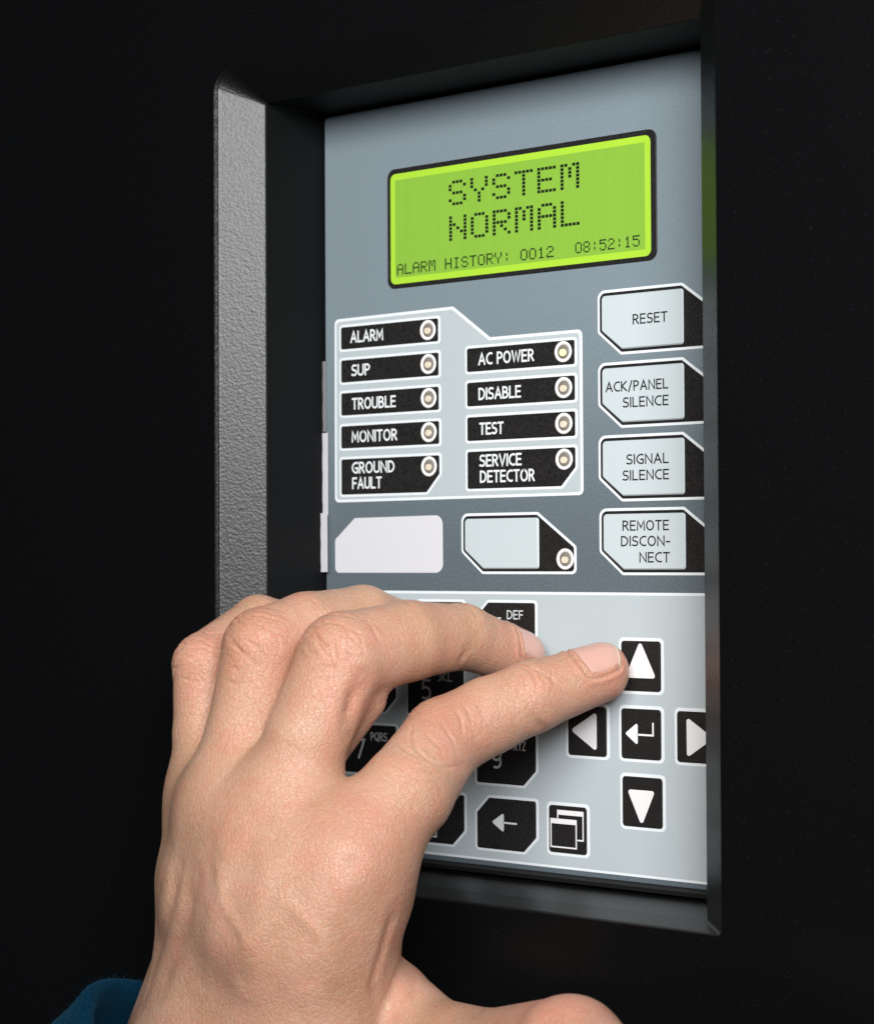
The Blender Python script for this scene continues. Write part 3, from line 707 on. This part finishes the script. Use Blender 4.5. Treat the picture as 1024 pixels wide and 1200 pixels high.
B = BONES
def off(p, q, r): return (p[0]+q[0], p[1]+q[1], p[2]+q[2], r)
PALM_PADS = [
    (off(B['meta_ring'][0], (0, 10, -6), 9), off(B['meta_ring'][1], (0, 8, 0), 10)),
    (off(B['meta_index'][0], (-4, 9, -8), 9), off(B['meta_index'][1], (-6, 8, 0), 10)),
    (off(B['meta_index'][1], (-6, 6, 0), 10), off(B['thumb'][1], (-3, 0, -2), 7)),
    (off(B['meta_pinky'][1], (3, -1, 14), 8), off(B['meta_middle'][1], (-4, -1, 10), 9.5)),
    (off(B['meta_ring'][1], (0, -1, 12), 9.5), off(B['meta_index'][1], (-2, -1, 10), 10.3)),
    # the knuckle row and the web between the finger roots
    (off(B['pinky'][0], (0, 3, 3), 8.0), off(B['ring'][0], (0, 3, 3), 8.8)),
    (off(B['ring'][0], (0, 3, 3), 8.8), off(B['middle'][0], (0, 3, 3), 9.4)),
    (off(B['middle'][0], (0, -0.5, -3.5), 9.2), off(B['index'][0], (-1, -0.5, -3.5), 9.6)),
]
TENDONS = []
_a = np.array(B['index'][-2][:3]); _b = np.array(B['index'][-1][:3]); AX = (_b-_a)/np.linalg.norm(_b-_a)
def dorsal(ax, ang):
    c = np.array((0.65, -0.76, 0.0)); c = c-ax*(c@ax); c /= np.linalg.norm(c)
    u = np.cross(ax, c); u = u if u[2] > 0 else -u
    return c*math.cos(ang)+u*math.sin(ang)
DN = dorsal(AX, math.radians(58))
_c = np.array(B['middle'][-2][:3]); _d = np.array(B['middle'][-1][:3]); AX2 = (_d-_c)/np.linalg.norm(_d-_c)
DN2 = dorsal(AX2, math.radians(62))
def pt(v, r): return (v[0], v[1], v[2], r)
FINGERS = [
    ('pinky', []), ('ring', []),
    ('middle', [((off(B['middle'][1], (-4.6, 7.5, -7), 4.6)), off(B['middle'][2], (-0.3, 6, -9), 5.8), 3),
                (pt(_d-AX2*5+DN2*1.6, 4.4), pt(_d+AX2*2.4+DN2*1.5, 4.0), 2.0)]),
    ('index', [(pt(_b-AX*6+DN*1.6, 4.6), pt(_b+AX*1.8+DN*1.7, 4.2), 2.0)]),
    ('thumb', []),
]
def nail_grid(tip, ax, dn, s0, s1, half, nu=22, ns=20):
    """points of a nail plate lying on the finger tip (found by marching out from the bone)"""
    side = np.cross(ax, dn); O, Dr, W = [], [], []
    for i in range(ns+1):
        for j in range(nu+1):
            u = -1+2*j/nu; s = i/ns
            a0 = s0+1.5*u*u; a1 = s1-1.9*u*u
            half_s = half*(0.93+0.07*math.sin(math.pi*s))
            ang = half_s*u
            O.append(tip+ax*(a0+(a1-a0)*s)-dn*0.6); Dr.append(dn*math.cos(ang)+side*math.sin(ang)); W.append((u, s))
    O = np.array(O); Dr = np.array(Dr); W = np.array(W)
    lo = np.zeros(len(O)); hi = np.full(len(O), 11.0)
    for _ in range(22):
        m = (lo+hi)/2; v = hand_sdf(O+Dr*m[:, None]); lo = np.where(v < 0, m, lo); hi = np.where(v < 0, hi, m)
    edge = np.clip((1-np.abs(W[:, 0]))*4, 0, 1); root = np.clip(W[:, 1]*6, 0, 1)
    P = O+Dr*(lo+(-0.20+0.42*edge**0.6*root**0.6))[:, None]
    F = [(i*(nu+1)+j, i*(nu+1)+j+1, (i+1)*(nu+1)+j+1, (i+1)*(nu+1)+j) for i in range(ns) for j in range(nu)]
    # the underside, so that the plate has thickness
    n = len(P); P2 = P-Dr*0.45
    F2 = [(a+n, d+n, c+n, b+n) for a, b, c, d in F]
    rim = [j for j in range(nu+1)]+[i*(nu+1)+nu for i in range(1, ns+1)]+[ns*(nu+1)+j for j in range(nu-1, -1, -1)]+[i*(nu+1) for i in range(ns-1, 0, -1)]
    S = [(rim[k], rim[k-1], rim[k-1]+n, rim[k]+n) for k in range(len(rim))]
    border = [i*(nu+1) for i in range(ns, -1, -1)]+list(range(1, nu+1))+[i*(nu+1)+nu for i in range(1, ns+1)]
    tipedge = [ns*(nu+1)+j for j in range(nu+1)]
    return np.concatenate([P, P2]), F+F2+S, P[border], P[tipedge], len(F), nu
NAILS = [(_b, AX, DN, -6.3, 4.6, math.radians(58)), (_d, AX2, DN2, -5.6, 5.2, math.radians(56))]
def build_hand():
    allp = np.array([p for v in B.values() for p in v])
    lo = (allp[:, :3]-allp[:, 3:]).min(0)-5; hi = (allp[:, :3]+allp[:, 3:]).max(0)+5
    V, Q = surface_nets(lo, hi, 1.35)
    V = project(V, 3)
    V, Q = subdivide(V, Q); V = project(V, 2)
    V, Q = subdivide(V, Q); V = project(V, 1)
    Nn = gradient(V)
    disp = np.zeros(len(V))
    def near(pts, r):
        p = np.array(pts); l2 = p.min(0)-r; h2 = p.max(0)+r
        return np.where(((V > l2) & (V < h2)).all(1))[0]
    for pts, w, dp in CREASES:
        i = near(pts, w*4)
        if not len(i): continue
        d = polyline_d(V[i], pts)
        p = np.array(pts); e = np.minimum(np.linalg.norm(V[i]-p[0], axis=1), np.linalg.norm(V[i]-p[-1], axis=1))
        fade = np.clip(0.1+e/5.0, 0, 1)**1.2
        disp[i] += dp*fade*(-np.exp(-(d/w)**2)+0.16*np.exp(-((d-1.9*w)/w)**2))
    # fine cross wrinkles over the finger joints
    rs = np.random.RandomState(7)
    for k, q, R, amp, cnt, span in WRINKLES:
        a, c, b2 = (np.array(B[k][j][:3]) for j in (q-1, q, q+1))
        u1 = (c-a)/np.linalg.norm(c-a); u2 = (b2-c)/np.linalg.norm(b2-c)
        axv = (u1+u2)/np.linalg.norm(u1+u2); out_ = u1-u2
        out_ = out_-axv*(out_@axv)
        out_ = out_/np.linalg.norm(out_) if np.linalg.norm(out_) > 0.12 else dorsal(axv, math.radians(50))
        lat = np.cross(axv, out_)
        i = np.where(((V-c)**2).sum(1) < (1.9*R)**2)[0]; L0 = V[i]-c
        s, w, o_ = L0@axv, L0@lat, L0@out_
        win = np.exp(-((s/R)**2+(w/(R*0.95))**2))*np.clip(o_/3.0, 0, 1)
        for m_ in range(cnt):
            s0 = -span+2*span*(m_+0.5)/cnt+rs.uniform(-.4, .4); ph = rs.uniform(0, 6.3); sl = rs.uniform(-.12, .12)
            line = s-s0*(1+0.035*w*w/4)-0.45*np.sin(w*0.75+ph)-sl*w-0.2*np.sin(w*2.1+ph*2)
            br = 0.55+0.45*np.sin(w*rs.uniform(.4, .9)+rs.uniform(0, 6.3))
            wd = rs.uniform(.26, .42)
            disp[i] -= amp*rs.uniform(.6, 1.2)*win*br*np.exp(-(line/wd)**2)
    nails = [nail_grid(*a) for a in NAILS]
    for PV, F, border, tip, nf, nu in nails:
        i = near(border, 3); d = polyline_d(V[i], border)
        disp[i] += -0.22*np.exp(-(d/0.32)**2)+0.26*np.exp(-((d-0.9)/0.55)**2)
        i = near(tip, 3); d = polyline_d(V[i], tip); disp[i] -= 0.25*np.exp(-(d/0.5)**2)
        # the skin under the plate lies lower
        c = PV[:nf//nu*nu].mean(0)
    V = V+Nn*disp[:, None]
    flush_crease = np.zeros(len(V))
    for k, q, r, a in FLUSH: 
        c = np.array(B[k][q][:3]); flush_crease = np.maximum(flush_crease, a*np.exp(-(((V-c)**2).sum(1))/(r*r)))
    flush_crease = np.clip(flush_crease+np.clip(-disp*0.5, 0, 0.35), 0, 1)  # sunken creases get shade painted in, on top of the joint redness
    base = np.array((0, -80, -110))
    t = thing('person', 'left hand from a dark blue knit sleeve, index finger pressing the up arrow key', 'person', base)
    o = link_mesh('hand', (V-base).tolist(), Q.tolist(), M_SKIN, t, True)
    at_ = o.data.attributes.new('flush_crease', 'FLOAT', 'POINT'); at_.data.foreach_set('value', flush_crease.astype(np.float32))
    for PV, F, border, tip, nf, nu in nails:
        n = link_mesh('fingernail', (PV-base).tolist(), F, M_NAIL, o, True)
        n.data.materials.append(M_NAIL_EDGE)
        for k in range(nf-nu, nf): n.data.polygons[k].material_index = 1
    return t, base
WRINKLES = [('index', 2, 10, 0.46, 11, 8.5), ('middle', 2, 10, 0.46, 11, 8.5), ('ring', 2, 9.5, 0.44, 10, 8), ('pinky', 2, 8, 0.4, 8, 6),
            ('index', 4, 6.5, 0.34, 6, 5), ('middle', 4, 6.5, 0.34, 6, 5), ('middle', 3, 8, 0.12, 6, 7), ('ring', 3, 8, 0.14, 6, 7), ('index', 1, 10, 0.12, 8, 9), ('middle', 1, 10, 0.12, 7, 9)]
FLUSH = [('index', 2, 11, 0.8), ('middle', 2, 11, 0.6), ('ring', 2, 11, 0.6), ('pinky', 2, 9, 0.7), ('index', 5, 9, 0.85),
         ('middle', 5, 10, 0.6), ('thumb', 4, 16, 0.9), ('meta_index', 0, 14, 0.5), ('middle', 0, 12, 0.6), ('meta_middle', 1, 16, 0.3), ('meta_ring', 0, 10, 0.4), ('thumb', 1, 12, 0.5), ('index', 4, 8, 0.5)]

def skin_material():
    m = bpy.data.materials.new('skin'); m.use_nodes = True
    nt = m.node_tree; N = nt.nodes; L = nt.links; b = N['Principled BSDF']
    tc = N.new('ShaderNodeTexCoord'); at_ = N.new('ShaderNodeAttribute'); at_.attribute_name = 'flush_crease'
    def noise(scale, detail=3, rough=0.6):
        n = N.new('ShaderNodeTexNoise'); n.inputs['Scale'].default_value = scale; n.inputs['Detail'].default_value = detail
        n.inputs['Roughness'].default_value = rough; L.new(tc.outputs['Object'], n.inputs['Vector']); return n
    def mathn(op, a, b_=None, c=None):
        n = N.new('ShaderNodeMath'); n.operation = op
        for k, v in enumerate((a, b_, c)):
            if v is None: continue
            if isinstance(v, (int, float)): n.inputs[k].default_value = v
            else: L.new(v, n.inputs[k])
        return n.outputs[0]
    def mix(f, c1, c2):
        n = N.new('ShaderNodeMixRGB')
        for k, v in (('Fac', f), ('Color1', c1), ('Color2', c2)):
            if isinstance(v, tuple): n.inputs[k].default_value = v
            else: L.new(v, n.inputs[k])
        return n.outputs[0]
    def rng(v, a, b_, c, d):
        n = N.new('ShaderNodeMapRange'); L.new(v, n.inputs['Value'])
        for k, x in zip(('From Min', 'From Max', 'To Min', 'To Max'), (a, b_, c, d)): n.inputs[k].default_value = x
        return n.outputs[0]
    big = noise(55, 4, 0.6); mid = noise(240, 4, 0.65); fine = noise(1500, 3, 0.7)
    c = mix(rng(big.outputs['Fac'], 0.35, 0.65, 0, 1), SKIN_A, SKIN_B)
    fl = mathn('MULTIPLY', at_.outputs['Fac'], rng(mid.outputs['Fac'], 0.3, 0.7, 0.55, 1.1))
    c = mix(fl, c, SKIN_RED)
    blotch = noise(120, 5, 0.7)
    c = mix(rng(blotch.outputs['Fac'], 0.48, 0.66, 0, 0.55), c, SKIN_PINK)
    c = mix(rng(fine.outputs['Fac'], 0.45, 0.8, 0, 0.30), c, (0.66, 0.46, 0.36, 1))
    b.inputs['Subsurface Weight'].default_value = 0.75
    b.inputs['Subsurface Radius'].default_value = (1.0, 0.32, 0.16)
    b.inputs['Subsurface Scale'].default_value = 0.0024
    b.inputs['Specular IOR Level'].default_value = 0.42
    L.new(rng(fine.outputs['Fac'], 0.3, 0.7, 0.30, 0.56), b.inputs['Roughness'])
    # skin lines: warped cells, two sizes, plus pores
    w = noise(300, 2)
    def cells(scale, warp, stretch):
        mp = N.new('ShaderNodeMapping'); mp.inputs['Scale'].default_value = stretch
        a = N.new('ShaderNodeVectorMath'); a.operation = 'MULTIPLY_ADD'; a.inputs[1].default_value = (warp,)*3
        L.new(w.outputs['Color'], a.inputs[0]); L.new(tc.outputs['Object'], a.inputs[2]); L.new(a.outputs['Vector'], mp.inputs['Vector'])
        v = N.new('ShaderNodeTexVoronoi'); v.feature = 'DISTANCE_TO_EDGE'; v.inputs['Scale'].default_value = scale
        L.new(mp.outputs['Vector'], v.inputs['Vector']); return rng(v.outputs['Distance'], 0, 0.16, 0, 1)
    h1 = cells(900, 0.0013, (1, 1, 0.62)); h2 = cells(1500, 0.0010, (0.75, 1, 1))
    lines = mathn('MULTIPLY', mathn('SUBTRACT', 1.0, mathn('MULTIPLY', h1, h2)), 0.16)
    c = mix(lines, c, (0.34, 0.13, 0.075, 1))       # slight crease shading painted into the skin lines, darker and redder
    L.new(c, b.inputs['Base Color'])
    h = mathn('ADD', mathn('MULTIPLY', h1, 0.55), mathn('MULTIPLY', h2, 0.4))
    h = mathn('ADD', h, mathn('MULTIPLY', fine.outputs['Fac'], 0.5))
    h = mathn('ADD', h, mathn('MULTIPLY', mid.outputs['Fac'], 1.3))
    bp = N.new('ShaderNodeBump'); bp.inputs['Strength'].default_value = 0.65; bp.inputs['Distance'].default_value = 0.00017
    L.new(h, bp.inputs['Height']); L.new(bp.outputs['Normal'], b.inputs['Normal'])
    return m
SKIN_A = (0.46, 0.265, 0.165, 1); SKIN_B = (0.55, 0.335, 0.235, 1); SKIN_RED = (0.47, 0.155, 0.105, 1); SKIN_PINK = (0.54, 0.245, 0.175, 1)
M_SKIN = skin_material()
M_NAIL = mat('nail', (0.57, 0.34, 0.28, 1), 0.18, 0.6, None, (900, 0.08, 0.0001))
M_NAIL.node_tree.nodes['Principled BSDF'].inputs['Subsurface Weight'].default_value = 0.3
M_NAIL.node_tree.nodes['Principled BSDF'].inputs['Subsurface Scale'].default_value = 0.001
M_NAIL_EDGE = mat('nail_free_edge', (0.72, 0.58, 0.42, 1), 0.3, 0.45)
person, PERSON_AT = build_hand()

# ------------------------------------------------------------------ the sleeve cuff
def sleeve_material():
    m = mat('blue_knit', (0.006, 0.040, 0.085, 1), 0.9, 0.03)
    nt = m.node_tree; N = nt.nodes; L = nt.links; b = N['Principled BSDF']
    b.inputs['Sheen Weight'].default_value = 0.06; b.inputs['Sheen Roughness'].default_value = 0.4
    b.inputs['Sheen Tint'].default_value = (0.15, 0.5, 0.8, 1)
    uv = N.new('ShaderNodeTexCoord')
    n = N.new('ShaderNodeTexNoise'); n.inputs['Scale'].default_value = 1400; n.inputs['Detail'].default_value = 4
    L.new(uv.outputs['Object'], n.inputs['Vector'])
    mx = N.new('ShaderNodeMixRGB'); mx.inputs['Color1'].default_value = (0.0008, 0.010, 0.026, 1); mx.inputs['Color2'].default_value = (0.0025, 0.034, 0.066, 1)
    L.new(n.outputs['Fac'], mx.inputs['Fac']); L.new(mx.outputs['Color'], b.inputs['Base Color'])
    bp = N.new('ShaderNodeBump'); bp.inputs['Strength'].default_value = 0.6; bp.inputs['Distance'].default_value = 0.0004
    L.new(n.outputs['Fac'], bp.inputs['Height']); L.new(bp.outputs['Normal'], b.inputs['Normal'])
    return m
def build_sleeve():
    m = sleeve_material(); A = np.array(SLEEVE_RIM); D = np.array(SLEEVE_DIR); D /= np.linalg.norm(D)
    e1 = np.cross(D, (0, 1, 0)); e1 /= np.linalg.norm(e1); e2 = np.cross(D, e1)
    prof = [(33.0, 40), (33.0, 6), (33.2, 1.5), (33.9, 0.2), (35.0, -0.2), (36.1, 0.3), (36.8, 1.6)]+[(37.0+0.06*k, 3+2.0*k) for k in range(40)]
    n = 420; V, F = [], []; rnd = random.Random(4)
    for k, (r, s) in enumerate(prof):
        for i in range(n):
            a = 2*math.pi*i/n
            rib = (0.32*abs(math.sin(a*105)) if r > 33.5 else 0)+0.5*math.sin(3*a+1)+0.4*math.sin(5*a)
            rib += 0.8*math.sin(s*0.16+2*math.sin(a*2))*min(1, s/12) if s > 0 else 0
            V.append(tuple(A+D*(s+0.7*math.sin(2*a+0.6)+0.25*math.sin(a*7))+(e1*math.cos(a)+e2*math.sin(a))*(r+rib)-np.array(PERSON_AT)))
    for k in range(len(prof)-1):
        for i in range(n):
            j = (i+1) % n; F.append((k*n+i, k*n+j, (k+1)*n+j, (k+1)*n+i))
    o = link_mesh('sleeve', V, F, m, person, True)
    # loose fibres along the cuff
    FV, FF = [], []
    for _ in range(9000):
        k = rnd.randrange(2, 26); i = rnd.randrange(n); p = np.array(V[k*n+i])
        a = 2*math.pi*i/n; nrm = e1*math.cos(a)+e2*math.sin(a); d = nrm*rnd.uniform(0.3, 1)+np.array([rnd.gauss(0, .6) for _ in range(3)])
        if k < 6: d -= D*rnd.uniform(0.2, 1.0)
        d /= np.linalg.norm(d); l = rnd.uniform(0.5, 1.9)
        sd = np.cross(d, (0.3, 0.5, 0.8)); sd /= np.linalg.norm(sd); w = 0.05
        q = p+d*l*0.5+np.array([rnd.gauss(0, .12) for _ in range(3)]); e = p+d*l+np.array([rnd.gauss(0, .3) for _ in range(3)])
        b0 = len(FV); FV += [p-sd*w, p+sd*w, q+sd*w, q-sd*w, e]; FF += [(b0, b0+1, b0+2, b0+3), (b0+3, b0+2, b0+4)]
    fz = link_mesh('fibre_fuzz', FV, FF, m, o); fz['kind'] = 'stuff'
build_sleeve()
